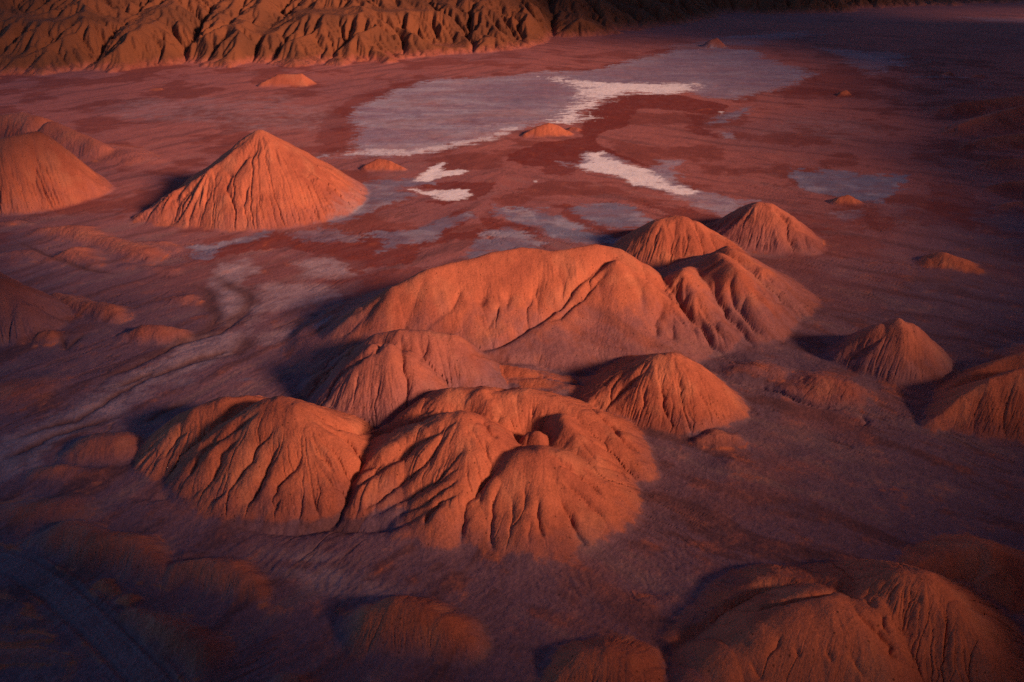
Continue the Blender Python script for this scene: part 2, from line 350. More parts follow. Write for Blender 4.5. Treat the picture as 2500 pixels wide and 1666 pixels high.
# --- lower left and bottom
m = mound('clay_mound', 'dim rounded mound between the lower wash and the ribbed front mound')
ridge(m, [(190, 1098, 1140), (235, 1070, 1145), (275, 1068, 1145), (305, 1090, 1140)], s=.55, r=2, flute=.6)
m = mound('clay_mound', 'dark reddish double swelling below the dim rounded mound at left')
ridge(m, [(90, 1150, 1182), (135, 1140, 1186), (190, 1152, 1186), (245, 1150, 1182), (268, 1165, 1186)], s=.55, r=1.5, flute=.5)
m = mound('clay_mound', 'dim brown bump at lower left, almost lost in shade')
ridge(m, [(20, 1245, 1290), (100, 1235, 1296), (155, 1228, 1292), (175, 1245, 1290)], s=.45, r=2.5, flute=.4)
m = mound('clay_ridge', 'dark reddish ridge with a sharp kink running beside the lower left track', category='ridge')
ridge(m, [(140, 1285, 1370), (230, 1302, 1392), (305, 1316, 1405), (345, 1345, 1420), (400, 1378, 1430)], s=.6, r=1.0, flute=.4, foot=.6)
m = mound('clay_mound', 'flat-topped reddish mound with a steep nose above the rippled hollow')
ridge(m, [(440, 1376, 1440), (500, 1371, 1455), (565, 1373, 1465), (600, 1405, 1478), (625, 1435, 1485)], s=.7, r=.9, flute=.3, foot=.6)
ridge(m, [(420, 1365, 1378), (460, 1350, 1376), (500, 1356, 1376)], s=.5, r=.8, flute=.4)
ridge(m, [(625, 1435, 1480), (720, 1480, 1515), (800, 1510, 1532)], s=.18, r=2, flute=.4)
m = mound('clay_mound', 'smooth rounded red mound standing alone at the bottom, left of centre')
ridge(m, [(885, 1512, 1590), (910, 1492, 1605), (975, 1472, 1622), (1035, 1484, 1632), (1085, 1508, 1635)], s=.85, r=1.6, flute=.2, warp=.5)
ridge(m, [(1085, 1508, 1635), (1118, 1545, 1630)], s=.85, r=1.4, flute=.2, warp=.5)
m = mound('clay_bump', 'small rounded bump right beside the track at lower left', category='bump')
ridge(m, [(292, 1462, 1490), (312, 1458, 1490)], s=.8, r=1, flute=.2)
m = mound('clay_bump', 'low worn bump touching the upper edge of the track', category='bump')
ridge(m, [(200, 1428, 1460), (240, 1425, 1462), (262, 1440, 1465)], s=.5, r=1.2, flute=.3)
m = mound('clay_mound', 'sloping brown spur with faint rills right of the track')
ridge(m, [(310, 1500, 1570), (370, 1520, 1600), (450, 1545, 1640), (490, 1575, 1660)], s=.6, r=1.2, flute=.8)
m = mound('clay_mound', 'tip of a red mound at the bottom edge, right of the brown spur')
ridge(m, [(700, 1664, 1720), (735, 1662, 1720)], s=.6, r=1.2, flute=.3)
BR = 'big shaded hill'
m = mound('clay_hill', 'large shadowed red hill with a sharp back crest filling the bottom right corner', category='hill')
big = m
ridge(m, [(1640, 1552, 1600), (1710, 1497, 1575), (1790, 1447, 1560), (1850, 1416, 1560), (1905, 1402, 1565), (1990, 1414, 1600), (2060, 1410, 1640), (2110, 1430, 1670)], s=.6, r=1.6, flute=.35)
ridge(m, [(2110, 1428, 1670), (2160, 1412, 1700), (2215, 1402, 1760), (2260, 1408, 1780), (2320, 1470, 1790), (2390, 1560, 1800), (2440, 1640, 1800)], s=.66, r=2.2, flute=.4)
ridge(m, [(2110, 1428, 1670), (2150, 1480, 1760), (2170, 1540, 1790)], s=.66, r=1.5, flute=.4)
m5 = big_lobe = mound('clay_lobe', None)
ridge(m5, [(1960, 1500, 1790), (2030, 1477, 1800), (2090, 1500, 1810)], s=.7, r=5, flute=.2, lam=4, k=.8)
ridge(m5, [(1960, 1500, 1790), (1880, 1530, 1770), (1790, 1590, 1760), (1720, 1650, 1760)], s=.66, r=3, flute=.25, lam=4, k=.8)
ridge(m5, [(2090, 1500, 1810), (2150, 1570, 1820), (2200, 1650, 1830)], s=.66, r=3, flute=.25, lam=4, k=.8)
m = mound('clay_mound', 'shadowed rounded mound at the bottom edge, left of the large shadowed hill')
ridge(m, [(1400, 1630, 1720), (1440, 1600, 1730), (1490, 1588, 1735), (1540, 1600, 1735), (1580, 1635, 1730)], s=.62, r=2, flute=.4)
m = mound('clay_mound', 'nearly black mound with a faint lit edge at the right, above the large shadowed hill')
ridge(m, [(2250, 1364, 1425), (2320, 1352, 1448), (2420, 1340, 1470), (2480, 1358, 1470), (2560, 1382, 1470)], s=.5, r=2, flute=.4)
ridge(m, [(2420, 1340, 1470), (2430, 1400, 1490)], s=.55, r=1.5, flute=.4)
m = mound('clay_hummock', 'low dark hummock in the shade left of the large shadowed hill', LOW, 'hummock')
ridge(m, [(1580, 1478, 1500), (1640, 1472, 1502), (1670, 1480, 1502)], s=.4, r=1, flute=.3)
# humps of the ribbed bank left of the track
RB = 'ribs of the sandy bank below the track'
for lab, pts in (('top rib of the dark sandy bank left of the track', [(-30, 1425, 1440), (30, 1432, 1448), (80, 1440, 1452)]),
                 ('second dark rib down the sandy bank left of the track', [(-30, 1462, 1480), (50, 1468, 1488), (90, 1478, 1490)]),
                 ('blunt middle rib of the sandy bank with a dark end', [(-30, 1505, 1528), (40, 1502, 1530), (80, 1512, 1530)]),
                 ('long rib of the sandy bank reaching towards the track', [(-30, 1545, 1568), (60, 1548, 1570), (125, 1556, 1572)]),
                 ('broad lower rib of the sandy bank', [(-30, 1590, 1625), (60, 1596, 1630), (160, 1610, 1635)])):
    m = mound('sand_rib', lab, RB, 'rib')
    ridge(m, pts, s=.4, r=.8, flute=.5, lam=3, foot=.5, warp=.5)
print('ridges', round(time.time()-T0, 1))

# ------------------------------------------------------------------ furrows cut by water: image polylines walked back onto the land
FUR = []
CH = np.zeros((NY, NX), np.float32)     # dark silt lying in the wash channels
def fur(x0, y0, f, dep, wid, *lines, silt=False):
    for ln in lines:
        FUR.append(([(x0+a*f, y0+b*f) for a, b in ln], dep, wid*(.75 if wid < .85 and not silt else 1), silt))
A3, A4 = 0.3189, 0.38265
# front hill
fur(850, 930, A3, 1.0, .9, [(1180, 640), (1080, 710), (980, 790), (900, 900), (880, 1000), (870, 1100), (850, 1270)])
fur(850, 930, A3, .55, .6, [(1160, 790), (1110, 900), (1090, 1080), (1110, 1300)], [(1640, 770), (1800, 900), (1960, 1060)],
    [(1620, 900), (1700, 1040), (1730, 1130)], [(1690, 1050), (1790, 1200), (1810, 1260)], [(1460, 900), (1460, 1100), (1510, 1220)])
fur(850, 930, A3, .25, .4, [(1250, 880), (1250, 1200)], [(1350, 820), (1345, 1000)], [(1560, 760), (1680, 860)], [(1030, 800), (990, 950)], [(1400, 1080), (1400, 1250)])
fur(850, 930, A3, .9, .8, [(870, 830), (720, 880), (620, 1000), (580, 1100)])
fur(850, 930, A3, .8, .8, [(1560, 570), (1700, 670), (1850, 770), (1950, 900)])
fur(850, 930, A3, .85, .9, [(830, 310), (600, 420), (300, 600), (30, 700)], [(750, 410), (640, 560), (500, 700), (250, 880), (0, 1000)],
    [(830, 580), (700, 720), (540, 820), (380, 900), (80, 1050)], [(860, 720), (700, 820), (560, 920), (420, 980), (360, 1030)], [(560, 470), (400, 590), (150, 720), (30, 830)])
fur(850, 930, A3, .7, .8, [(1000, 290), (1060, 350), (1150, 440)])
fur(850, 930, A3, .35, .5, [(1700, 330), (1850, 450), (2080, 580)], [(1750, 430), (1900, 600), (2060, 680)], [(1900, 640), (2100, 700), (2140, 800)],
    [(1410, 180), (1400, 300)], [(1290, 100), (1300, 190)], [(1040, 430), (1080, 620)], [(960, 380), (1040, 520)])
fur(850, 930, A3, .8, .8, [(1850, 200), (2000, 320), (2090, 440), (2230, 560)])
fur(850, 930, A3, .5, .6, [(0, 350), (230, 390), (500, 370)], [(270, 330), (560, 240), (700, 200)], [(350, 340), (650, 290)])
# ribbed mound at left
fur(300, 900, A4, .9, .9, [(870, 270), (700, 380), (540, 480), (480, 560), (430, 660), (370, 720)], [(960, 380), (840, 490), (820, 560), (740, 670), (690, 760)],
    [(1010, 450), (900, 640), (880, 720), (830, 800), (740, 890)], [(1180, 520), (1060, 650), (980, 730), (940, 850)], [(760, 420), (640, 520), (560, 700), (520, 740)])
fur(300, 900, A4, .5, .6, [(450, 380), (350, 440), (230, 590)], [(780, 200), (620, 330), (560, 370)], [(1130, 780), (1140, 870), (1100, 960)], [(1200, 800), (1250, 940)],
    [(1230, 520), (1330, 620), (1400, 640)], [(1260, 640), (1350, 740), (1420, 750)], [(1240, 340), (1400, 430), (1500, 500)], [(1000, 820), (960, 920)], [(650, 780), (560, 860)])
fur(300, 900, A4, 1.4, .9, [(1440, 450), (1530, 560), (1470, 680), (1430, 800), (1370, 910), (1240, 990)])
fur(0, 0, 1, 1.1, 1.5, [(560, 1280), (640, 1292), (720, 1294), (800, 1280), (860, 1287), (940, 1285), (1010, 1264), (1060, 1232)])
fur(0, 0, 1, .8, 1.5, [(300, 1205), (380, 1212), (450, 1208), (500, 1192)])
fur(650, 500, A4, .9, 1.1, [(1330, 950), (1500, 990), (1700, 1000), (1900, 1060), (2100, 1085)], [(1420, 1050), (1560, 1085), (1750, 1085), (1950, 1130), (2150, 1130)])
# two-headed mound
fur(650, 500, A4, .7, .8, [(600, 910), (480, 980), (350, 1100), (230, 1270)], [(740, 880), (580, 1000), (440, 1110), (380, 1260)], [(740, 880), (700, 960)])
fur(650, 500, A4, 1.5, 1.3, [(845, 825), (870, 950), (895, 1060), (885, 1150), (890, 1270)])
fur(650, 500, A4, .4, .5, [(1030, 870), (990, 960), (980, 1040)], [(610, 1060), (560, 1200)], [(960, 880), (1000, 950)], [(720, 1130), (690, 1250)])
fur(650, 500, A4, 1.0, 1.0, [(230, 1270), (400, 1380), (580, 1440), (720, 1390), (900, 1280), (1000, 1210)])
# long massif
fur(650, 500, A4, .4, .6, [(1280, 500), (1200, 640), (1020, 800)], [(1460, 540), (1500, 620), (1430, 750), (1400, 800)], [(1700, 500), (1680, 620), (1660, 700), (1660, 780)],
    [(1880, 480), (1890, 520), (1870, 620)], [(1560, 540), (1530, 600)], [(1640, 610), (1660, 640)], [(1360, 590), (1380, 640)])
fur(650, 500, A4, .9, 1.6, [(1740, 460), (1715, 560), (1725, 650)], [(1560, 570), (1530, 640)], [(1390, 570), (1370, 620)])
fur(650, 500, A4, 1.1, .9, [(2230, 340), (2000, 480), (1880, 640), (1650, 800), (1480, 890), (1310, 950)])
fur(650, 500, A4, .7, .8, [(2180, 430), (2050, 560), (1900, 700), (1800, 750)])
fur(1300, 450, A4, .9, 1.2, [(840, 750), (780, 860), (790, 980)], [(900, 870), (890, 1000)])
fur(1300, 450, A4, 1.3, 1.0, [(830, 600), (910, 690), (960, 780), (1100, 920), (1140, 1010), (1220, 1090)], [(1160, 600), (1170, 700), (1260, 830), (1350, 930), (1410, 1040)],
    [(1280, 570), (1250, 640), (1290, 760), (1400, 890), (1480, 980)])
fur(1300, 450, A4, .6, .7, [(960, 590), (920, 640), (930, 740)], [(1050, 690), (1080, 800), (1160, 900), (1230, 1000)], [(1200, 480), (1100, 560)], [(1380, 620), (1520, 720), (1690, 800)],
    [(1470, 580), (1560, 640), (1660, 680)], [(880, 800), (980, 900), (1060, 960)])
fur(1300, 450, A4, .7, .8, [(1520, 120), (1600, 220), (1720, 290), (1840, 370)], [(1600, 290), (1660, 380), (1680, 420)])
fur(1300, 450, A4, .35, .6, [(910, 240), (920, 380)], [(830, 250), (760, 400)], [(980, 260), (990, 380)])
# dome and right flat
fur(1300, 450, A4, .5, .6, [(760, 1160), (590, 1300), (450, 1440)], [(820, 1260), (830, 1400), (900, 1540)], [(920, 1230), (960, 1330)], [(720, 1290), (690, 1450)], [(1050, 1300), (1120, 1420)], [(980, 1420), (1040, 1520)])
fur(1600, 700, A4, .7, .5, [(420, 590), (600, 630), (800, 670), (900, 720), (1060, 770), (1200, 760), (1340, 790)])
fur(1600, 700, A4, .5, .8, [(1290, 810), (1330, 840), (1360, 860), (1330, 880), (1250, 870)])
fur(1600, 700, A4, .6, .8, [(1440, 290), (1300, 380), (1200, 470)], [(1370, 380), (1270, 440)], [(1460, 300), (1330, 420), (1240, 470)])
# pointed pyramid and cone
fur(0, 0, A4, 1.2, 1.6, [(1660, 930), (1560, 1010), (1490, 1110)])
fur(0, 0, A4, .8, 1.0, [(1400, 1060), (1490, 1120), (1440, 1180), (1490, 1280), (1530, 1330)], [(1600, 1130), (1560, 1260), (1530, 1330)], [(1200, 1170), (1130, 1230)], [(1150, 1240), (1090, 1290)])
fur(0, 0, A4, .8, 1.0, [(210, 900), (230, 1050), (220, 1200)], [(260, 960), (320, 1080)], [(60, 1080), (150, 1230)], [(220, 1270), (330, 1320)])
# big shaded hill
fur(1600, 1066, A4, .8, .8, [(560, 1110), (800, 1060), (1000, 1010), (1170, 980)], [(1260, 1070), (1330, 1150), (1430, 1240), (1500, 1310), (1490, 1360), (1600, 1430)])
fur(1600, 1066, A4, .35, .5, [(810, 1260), (770, 1340), (700, 1430)], [(900, 1330), (910, 1430)], [(1060, 1360), (1130, 1440)], [(1220, 1380), (1340, 1540)], [(1440, 1120), (1490, 1260)],
    [(1610, 1030), (1700, 1060)], [(1340, 1040), (1420, 1100)], [(600, 1430), (700, 1560)])
# channels of the left wash
fur(0, 530, A4, .35, .9, [(0, 1450), (250, 1360), (500, 1290), (700, 1160), (950, 1020), (1250, 920), (1500, 870), (1570, 760)], [(590, 1120), (680, 1020), (900, 930), (1150, 800), (1400, 740), (1640, 560)],
    [(380, 740), (440, 840), (540, 740)], [(90, 150), (250, 220), (400, 280), (540, 330), (760, 370)], [(1960, 760), (2150, 660), (2350, 560)],
    [(0, 1560), (180, 1480), (330, 1400), (560, 1330), (760, 1280)], [(900, 1330), (1050, 1240), (1200, 1180)], [(1100, 960), (1300, 900), (1480, 850)],
    [(740, 1090), (860, 1040), (1000, 980)], silt=True)
fur(0, 530, A4, .22, 2.2, [(1370, 350), (1420, 400), (1480, 450), (1570, 480), (1610, 530), (1560, 600), (1450, 690), (1370, 740)],
    [(1200, 440), (1290, 450), (1350, 500), (1330, 560), (1400, 640), (1340, 720), (1250, 760), (1050, 830)], [(1560, 760), (1580, 820), (1500, 880)], silt=True)

def walk_to_land(px, py):
    dx, dy, dz = ray(px, py)
    y = np.exp(np.linspace(math.log(74), math.log(1500), 1600))
    t = y[None, :]/dy[:, None]
    z = CAM_H+t*dz[:, None]; x = t*dx[:, None]
    h = lookup(Z, x, np.broadcast_to(y, x.shape))
    k = np.argmax(z <= h, axis=1); r = np.arange(len(k))
    return x[r, k], y[k]
for pts, dep, wid, silt in FUR:
    p = np.array(pts); sgl = np.hypot(*np.diff(p, axis=0).T); cs = np.concatenate([[0], np.cumsum(sgl)])
    n = max(4, int(cs[-1]/9)); tt = np.linspace(0, cs[-1], n)
    px = np.interp(tt, cs, p[:, 0]); py = np.interp(tt, cs, p[:, 1])
    wob = 2.2*np.sin(tt/13.0+p[0, 0]) + 1.6*np.sin(tt/5.7+p[0, 1])
    px = px + wob*np.sin(np.linspace(0, math.pi, n))
    x, y = walk_to_land(px, py)
    ok = np.ones(n, bool); ok[1:] = np.hypot(np.diff(x), np.diff(y)) < 14
    fade = np.minimum(1, np.minimum(np.linspace(0, 3.5, n)+.15, np.linspace(5, 0, n)+.1))
    wid = max(wid, .0034*float(y.mean()))
    m_ = 4*wid
    W = window(x.min()-m_, x.max()+m_, y.min()-m_, y.max()+m_)
    if W is None: continue
    X, Y = GX[W]+.25*WX[W], GY[W]+.25*WY[W]; cut = np.zeros_like(X)
    for i in range(n-1):
        if not ok[i+1]: continue
        xa, ya, xb, yb = x[i], y[i], x[i+1], y[i+1]
        w2 = window(min(xa, xb)-m_, max(xa, xb)+m_, min(ya, yb)-m_, max(ya, yb)+m_)
        if w2 is None: continue
        s1 = slice(w2[0].start-W[0].start, w2[0].stop-W[0].start); s2 = slice(max(0, w2[1].start-W[1].start), w2[1].stop-W[1].start)
        if s1.start < 0: continue
        Xs, Ys = X[s1, s2], Y[s1, s2]
        if Xs.size == 0: continue
        ex, ey = xb-xa, yb-ya; t = np.clip(((Xs-xa)*ex+(Ys-ya)*ey)/(ex*ex+ey*ey+1e-6), 0, 1)
        d = np.hypot(Xs-xa-t*ex, Ys-ya-t*ey); f = fade[i]+t*(fade[i+1]-fade[i])
        c = 1.25*dep*f*np.exp(-(d/wid)**1.25)
        cut[s1, s2] = np.maximum(cut[s1, s2], c)
    Z[W] -= cut
    if silt: CH[W] = np.maximum(CH[W], np.minimum(1, 1.1*cut/dep))
print('furrows', round(time.time()-T0, 1))

# ------------------------------------------------------------------ water erosion (stream power, solved by pointer doubling)
def receivers(z, dx, dy, rng, jitter):
    ny, nx = z.shape; idx = np.arange(ny*nx, dtype=np.int32).reshape(ny, nx)
    best = np.zeros_like(z); rec = idx.copy(); dist = np.ones_like(z)
    for di in (-1, 0, 1):
        for dj in (-1, 0, 1):
            if di == 0 and dj == 0: continue
            a = slice(max(0, -di), ny-max(0, di)); b = slice(max(0, -dj), nx-max(0, dj))
            a2 = slice(max(0, di), ny+min(0, di)); b2 = slice(max(0, dj), nx+min(0, dj))
            L = np.sqrt((di*dy[a, b])**2 + (dj*dx[a, b])**2)
            s = (z[a, b]-z[a2, b2])/L
            s = s*(1+jitter*(rng.random(s.shape, dtype=np.float32)-.5))
            m = s > best[a, b]
            best[a, b] = np.where(m, s, best[a, b]); rec[a, b] = np.where(m, idx[a2, b2], rec[a, b]); dist[a, b] = np.where(m, L, dist[a, b])
    return rec, dist
def drain(rec, area, levels):
    N = rec.size; R = rec.ravel().astype(np.int64).copy(); me = np.arange(N)
    R[R == me] = N; R = np.append(R, N); A = np.append(area.ravel().astype(np.float64), 0.0)
    for k in range(levels):
        A = A + np.bincount(R, weights=A, minlength=N+1); A[N] = 0
        R = R[R]
    return A[:N].reshape(rec.shape)
def erode(z, dx, dy, Kf, steps, rng, jitter=.6, levels=8, m=.5, diff=0.0, up=None):
    area = dx*dy
    for it in range(steps):
        rec, dist = receivers(z, dx, dy, rng, jitter)
        A = drain(rec, area, levels)
        F = (Kf*A**m/dist).astype(np.float64)
        r = rec.ravel().astype(np.int64); root = r == np.arange(r.size)
        zz = z.ravel().astype(np.float64)
        if up is not None: zz = zz+up.ravel()
        a = zz/(1+F.ravel()); b = F.ravel()/(1+F.ravel())
        a[root] = zz[root]; b[root] = 0
        for k in range(levels):
            a = a + b*a[r]; b = b*b[r]; r = r[r]
        z = (a+b*zz[r]).reshape(z.shape).astype(np.float32)
        if diff:
            p = np.pad(z, 1, mode='edge')
            z = z + diff*(p[2:, 1:-1]+p[:-2, 1:-1]+p[1:-1, 2:]+p[1:-1, :-2]-4*z)
    return z
rng = np.random.default_rng(11)
DX = np.broadcast_to(((U[1]-U[0])*ZC)[:, None], GX.shape).astype(np.float32)
DY = np.broadcast_to(np.gradient(Fr)[:, None], GX.shape).astype(np.float32)
hill_m = sstep(0.1, 1.5, Z-ground_z)
massif = [i for i in INFO if INFO[i][1] and 'massif with a peaked' in INFO[i][1]][0]
hill_m[OWN == massif] *= .4
for i_ in (hill_front, big_lobe): hill_m[OWN == i_] *= .45
for i_ in (hill, hill_left): hill_m[OWN == i_] *= .75
rowcut = int(np.searchsorted(Fr, 520))
Zs = Z[:rowcut] + 0.11*fbm(GX[:rowcut]/1.6, GY[:rowcut]/1.6, 3, 77).astype(np.float32)*hill_m[:rowcut]
Zs = erode(Zs, DX[:rowcut], DY[:rowcut], 0.020*hill_m[:rowcut]+0.0008, 8, rng, levels=8)
Z[:rowcut] = Zs
print('erosion', round(time.time()-T0, 1))

# ------------------------------------------------------------------ the badlands at the far side: uplifted and eroded on their own map
foot_px = [(-300, 195), (0, 184), (110, 184), (200, 173), (300, 176), (420, 161), (560, 166), (620, 151), (700, 161), (840, 161), (900, 149), (1000, 141), (1100, 131),
           (1200, 127), (1290, 118), (1330, 104), (1350, 88), (1420, 89), (1480, 81), (1520, 76), (1600, 67), (1680, 52), (1760, 38), (1800, 33), (1850, 34), (2000, 33), (2100, 27), (2200, 14), (2320, 14),
           (2420, 8), (2600, 2), (2800, 0)]
fx, fy = at(np.array([p[0] for p in foot_px]), np.array([p[1] for p in foot_px]))
RES = 1.3
bx = np.arange(-900, 1150, RES); by = np.arange(520, 1640, RES)
BX, BY = np.meshgrid(bx, by); BX = BX.astype(np.float32); BY = BY.astype(np.float32)
edge = np.interp(bx, fx, fy)[None, :] + 22*fbm(BX/70, BY/70, 4, 201) + 14*np.abs(perlin(BX/34, BY/34, 202))-6
D = (BY-edge).astype(np.float32)
mask = D > 0
bz = np.where(mask, 0.20*np.minimum(D, 420)*sstep(-10, 60, D)+.3, 0).astype(np.float32)
bz += np.where(mask, (4.5*fbm(BX/70, BY/70, 3, 211)+0.9*fbm(BX/11, BY/11, 4, 212))*sstep(0, 60, D), 0).astype(np.float32)
bz = np.where(mask, np.maximum(bz, .05), 0).astype(np.float32)
up = np.where(mask, .30*sstep(0, 40, D)+.12, 0).astype(np.float32)
dxy = np.full(bz.shape, RES, np.float32)
for rep in range(24):
    bz = erode(bz, dxy, dxy, np.where(mask, .10, 0), 1, rng, jitter=.35, levels=10, m=.48, diff=0.03, up=up)
    bz = np.where(mask, bz, 0).astype(np.float32)
print('badlands', bz.max(), round(time.time()-T0, 1))
def blook(x, y):
    j = np.clip((x-bx[0])/RES, 0, len(bx)-1.01); i = np.clip((y-by[0])/RES, 0, len(by)-1.01)
    i0 = i.astype(int); j0 = j.astype(int); a = i-i0; b = j-j0
    return (bz[i0, j0]*(1-b)+bz[i0, j0+1]*b)*(1-a)+(bz[i0+1, j0]*(1-b)+bz[i0+1, j0+1]*b)*a
r0 = int(np.searchsorted(Fr, 525))
bb = blook(GX[r0:], GY[r0:]).astype(np.float32)
m = mound('hills', 'eroded brown badland slopes with branching gullies beyond the flat', category='badlands', kind='structure')
OWN[r0:][bb > 0.35] = m
Z[r0:] = np.maximum(Z[r0:], bb + ground_z[r0:])
BADLANDS = m

# ------------------------------------------------------------------ stained ground: salt, wet red clay, pale dust (image survey)
def inpoly(px, py, poly):
    inside = np.zeros(px.shape, bool); n = len(poly)
    for i in range(n):
        x1, y1 = poly[i]; x2, y2 = poly[(i+1) % n]
        if y1 == y2: continue
        c = ((y1 > py) != (y2 > py)) & (px < (x2-x1)*(py-y1)/(y2-y1)+x1)
        inside ^= c
    return inside
def patch(poly, soft, wob=1.0, seed=0):
    """0..1 mask of a ground patch; its outline is a survey polygon laid on the flat, with a frayed edge"""
    P = np.array(poly, float); gx, gy = at(P[:, 0], P[:, 1])
    size = math.sqrt((gx.max()-gx.min())*(gy.max()-gy.min()))
    mg = 0.35*size + 4*soft
    W = window(gx.min()-mg, gx.max()+mg, gy.min()-mg, gy.max()+mg)
    out = np.zeros((NY, NX), np.float32)
    if W is None: return out
    X, Y = GX[W], GY[W]
    amp = wob*size*0.10; sc = max(size*0.20, 2.0)
    xx = X+amp*(fbm(X/sc, Y/sc, 4, seed+300, .62)); yy = Y+amp*1.2*(fbm(X/sc+31, Y/sc, 4, seed+301, .62))
    d = np.full(X.shape, 1e9, np.float32); n = len(gx)
    for i in range(n):
        ax, ay, bx_, by_ = gx[i], gy[i], gx[(i+1) % n], gy[(i+1) % n]
        ex, ey = bx_-ax, by_-ay; t = np.clip(((xx-ax)*ex+(yy-ay)*ey)/(ex*ex+ey*ey+1e-6), 0, 1)
        d = np.minimum(d, np.hypot(xx-ax-t*ex, yy-ay-t*ey))
    ins = inpoly(xx, yy, list(zip(gx, gy)))
    out[W] = sstep(-soft, soft, np.where(ins, d, -d))
    return out
SALT = np.zeros((NY, NX), np.float32)     # grey violet crust
BLUE = np.zeros((NY, NX), np.float32)     # thin bluish film of salt on wet clay
WHITE = np.zeros((NY, NX), np.float32)    # fresh white crust
RED = np.zeros((NY, NX), np.float32)      # damp dark red clay
PALE = np.zeros((NY, NX), np.float32)     # pale dust
fray = (fbm(GX/16+.8*fbm(GX/14, GY/14, 2, 97), GY/5.5, 5, 95, .66)).astype(np.float32)
fray2 = (fbm(GX/5+.8*fbm(GX/6, GY/6, 2, 98), GY/2.6, 4, 96, .66)).astype(np.float32)
def add(A, poly, soft, amt=1.0, wob=1.0, seed=0):
    if A is RED:
        p_ = patch(poly, soft*1.8, wob, seed); np.maximum(A, amt*sstep(.40, .62, p_+(.16*fray+.14*fray2)*sstep(0, .4, p_)), out=A); return
    if A is PALE: np.maximum(A, amt*patch(poly, soft, wob, seed), out=A); return
    w_ = 2.6 if soft < 4 else 3.4
    p_ = patch(poly, soft*w_, wob, seed)
    np.maximum(A, amt*sstep(.32, .74, p_+(.22*fray+.24*fray2)*sstep(0, .4, p_)), out=A)
lake = [(765, 382), (850, 360), (880, 325), (862, 285), (858, 262), (920, 245), (945, 228), (1010, 205), (1080, 196), (1200, 190), (1300, 182), (1450, 172), (1560, 143), (1650, 122), (1740, 118), (1830, 125),
        (1900, 150), (1980, 182), (1930, 205), (1880, 225), (1800, 240), (1740, 235), (1690, 225), (1600, 223), (1540, 225), (1490, 240), (1430, 268), (1438, 285), (1420, 297), (1330, 302), (1270, 312), (1200, 342),
        (1120, 357), (1050, 371), (1000, 378), (900, 375), (830, 376)]
add(SALT, lake, 4.5, .78, .22, 1)
add(WHITE, [(1400, 196), (1500, 204), (1600, 208), (1680, 207), (1690, 222), (1620, 230), (1540, 224), (1500, 226), (1430, 206)], 3, 1, .2, 26)
add(WHITE, [(1340, 190), (1400, 195), (1500, 205), (1600, 208), (1685, 206), (1690, 224), (1620, 231), (1540, 226), (1490, 240), (1440, 264), (1415, 272), (1438, 288), (1420, 298), (1350, 299), (1385, 272), (1420, 240), (1425, 215)], 6, 1, .3, 2)
add(WHITE, [(830, 377), (900, 376), (1000, 379), (1050, 372), (1120, 358), (1200, 343), (1270, 313), (1245, 311), (1180, 336), (1100, 351), (1000, 366), (900, 364)], 3, .55, .2, 25)
add(WHITE, [(1430, 372), (1475, 371), (1482, 387), (1540, 402), (1600, 424), (1640, 450), (1700, 468), (1660, 475), (1600, 462), (1540, 446), (1500, 430), (1440, 418), (1408, 405), (1440, 395)], 2.5, 1, .35, 3)
add(SALT, [(1425, 372), (1480, 372), (1545, 402), (1600, 410), (1615, 392), (1660, 392), (1648, 415), (1662, 448), (1720, 470), (1780, 484), (1860, 492), (1840, 500), (1770, 525), (1700, 500), (1620, 472), (1550, 452), (1490, 430), (1430, 418), (1370, 400), (1360, 392), (1410, 398)], 2.2, .8, .3, 4)
add(WHITE, [(1008, 438), (1045, 412), (1060, 400), (1088, 395), (1078, 416), (1148, 415), (1128, 424), (1080, 430), (1040, 441)], 1.2, .95, .4, 5)
add(WHITE, [(985, 460), (1040, 466), (1090, 465), (1140, 462), (1150, 476), (1130, 489), (1100, 494), (1050, 480)], 1.5, 1, .5, 6)
add(WHITE, [(1300, 441), (1316, 439), (1308, 446)], .8, .9, .4, 7)
add(BLUE, [(1205, 502), (1250, 508), (1320, 512), (1400, 540), (1440, 562), (1510, 580), (1515, 602), (1400, 592), (1330, 570), (1260, 540), (1215, 528)], 2.5, 0.85, .5, 8)
add(WHITE, [(1235, 508), (1310, 515), (1300, 528), (1240, 520)], 3, .25, .5, 81)
add(BLUE, [(1385, 508), (1450, 496), (1540, 500), (1590, 540), (1560, 556), (1480, 556), (1425, 530)], 2.5, 0.78, .5, 9)
add(BLUE, [(900, 560), (1000, 566), (1080, 536), (1140, 520), (1155, 532), (1090, 562), (1060, 590), (980, 602), (920, 622), (930, 590)], 2.0, 0.65, .5, 10)
add(BLUE, [(1120, 655), (1150, 600), (1200, 562), (1255, 556), (1330, 592), (1290, 612), (1210, 622), (1140, 655)], 3, 0.7, .5, 11)
add(BLUE, [(462, 600), (560, 588), (650, 562), (660, 575), (560, 600), (500, 635), (468, 628)], 2, 0.7, .4, 12)
add(BLUE, [(850, 452), (930, 442), (1060, 432), (1060, 446), (980, 458), (1010, 480), (980, 490), (900, 520), (830, 545), (790, 545), (830, 505)], 3, 0.65, .5, 13)
add(BLUE, [(700, 570), (800, 555), (890, 575), (870, 590), (760, 590)], 3, 0.46, .6, 14)
add(BLUE, [(1930, 416), (2050, 412), (2110, 432), (2220, 425), (2205, 460), (2160, 492), (2110, 500), (2050, 478), (1990, 472), (1945, 455)], 2, 0.78, .9, 15)
add(BLUE, [(2020, 520), (2110, 515), (2100, 535), (2060, 540)], 2, 0.39, .9, 151)
add(SALT, [(1980, 115), (2100, 124), (2210, 132), (2205, 158), (2120, 180), (2090, 166), (2060, 140)], 6, .42, .6, 16)
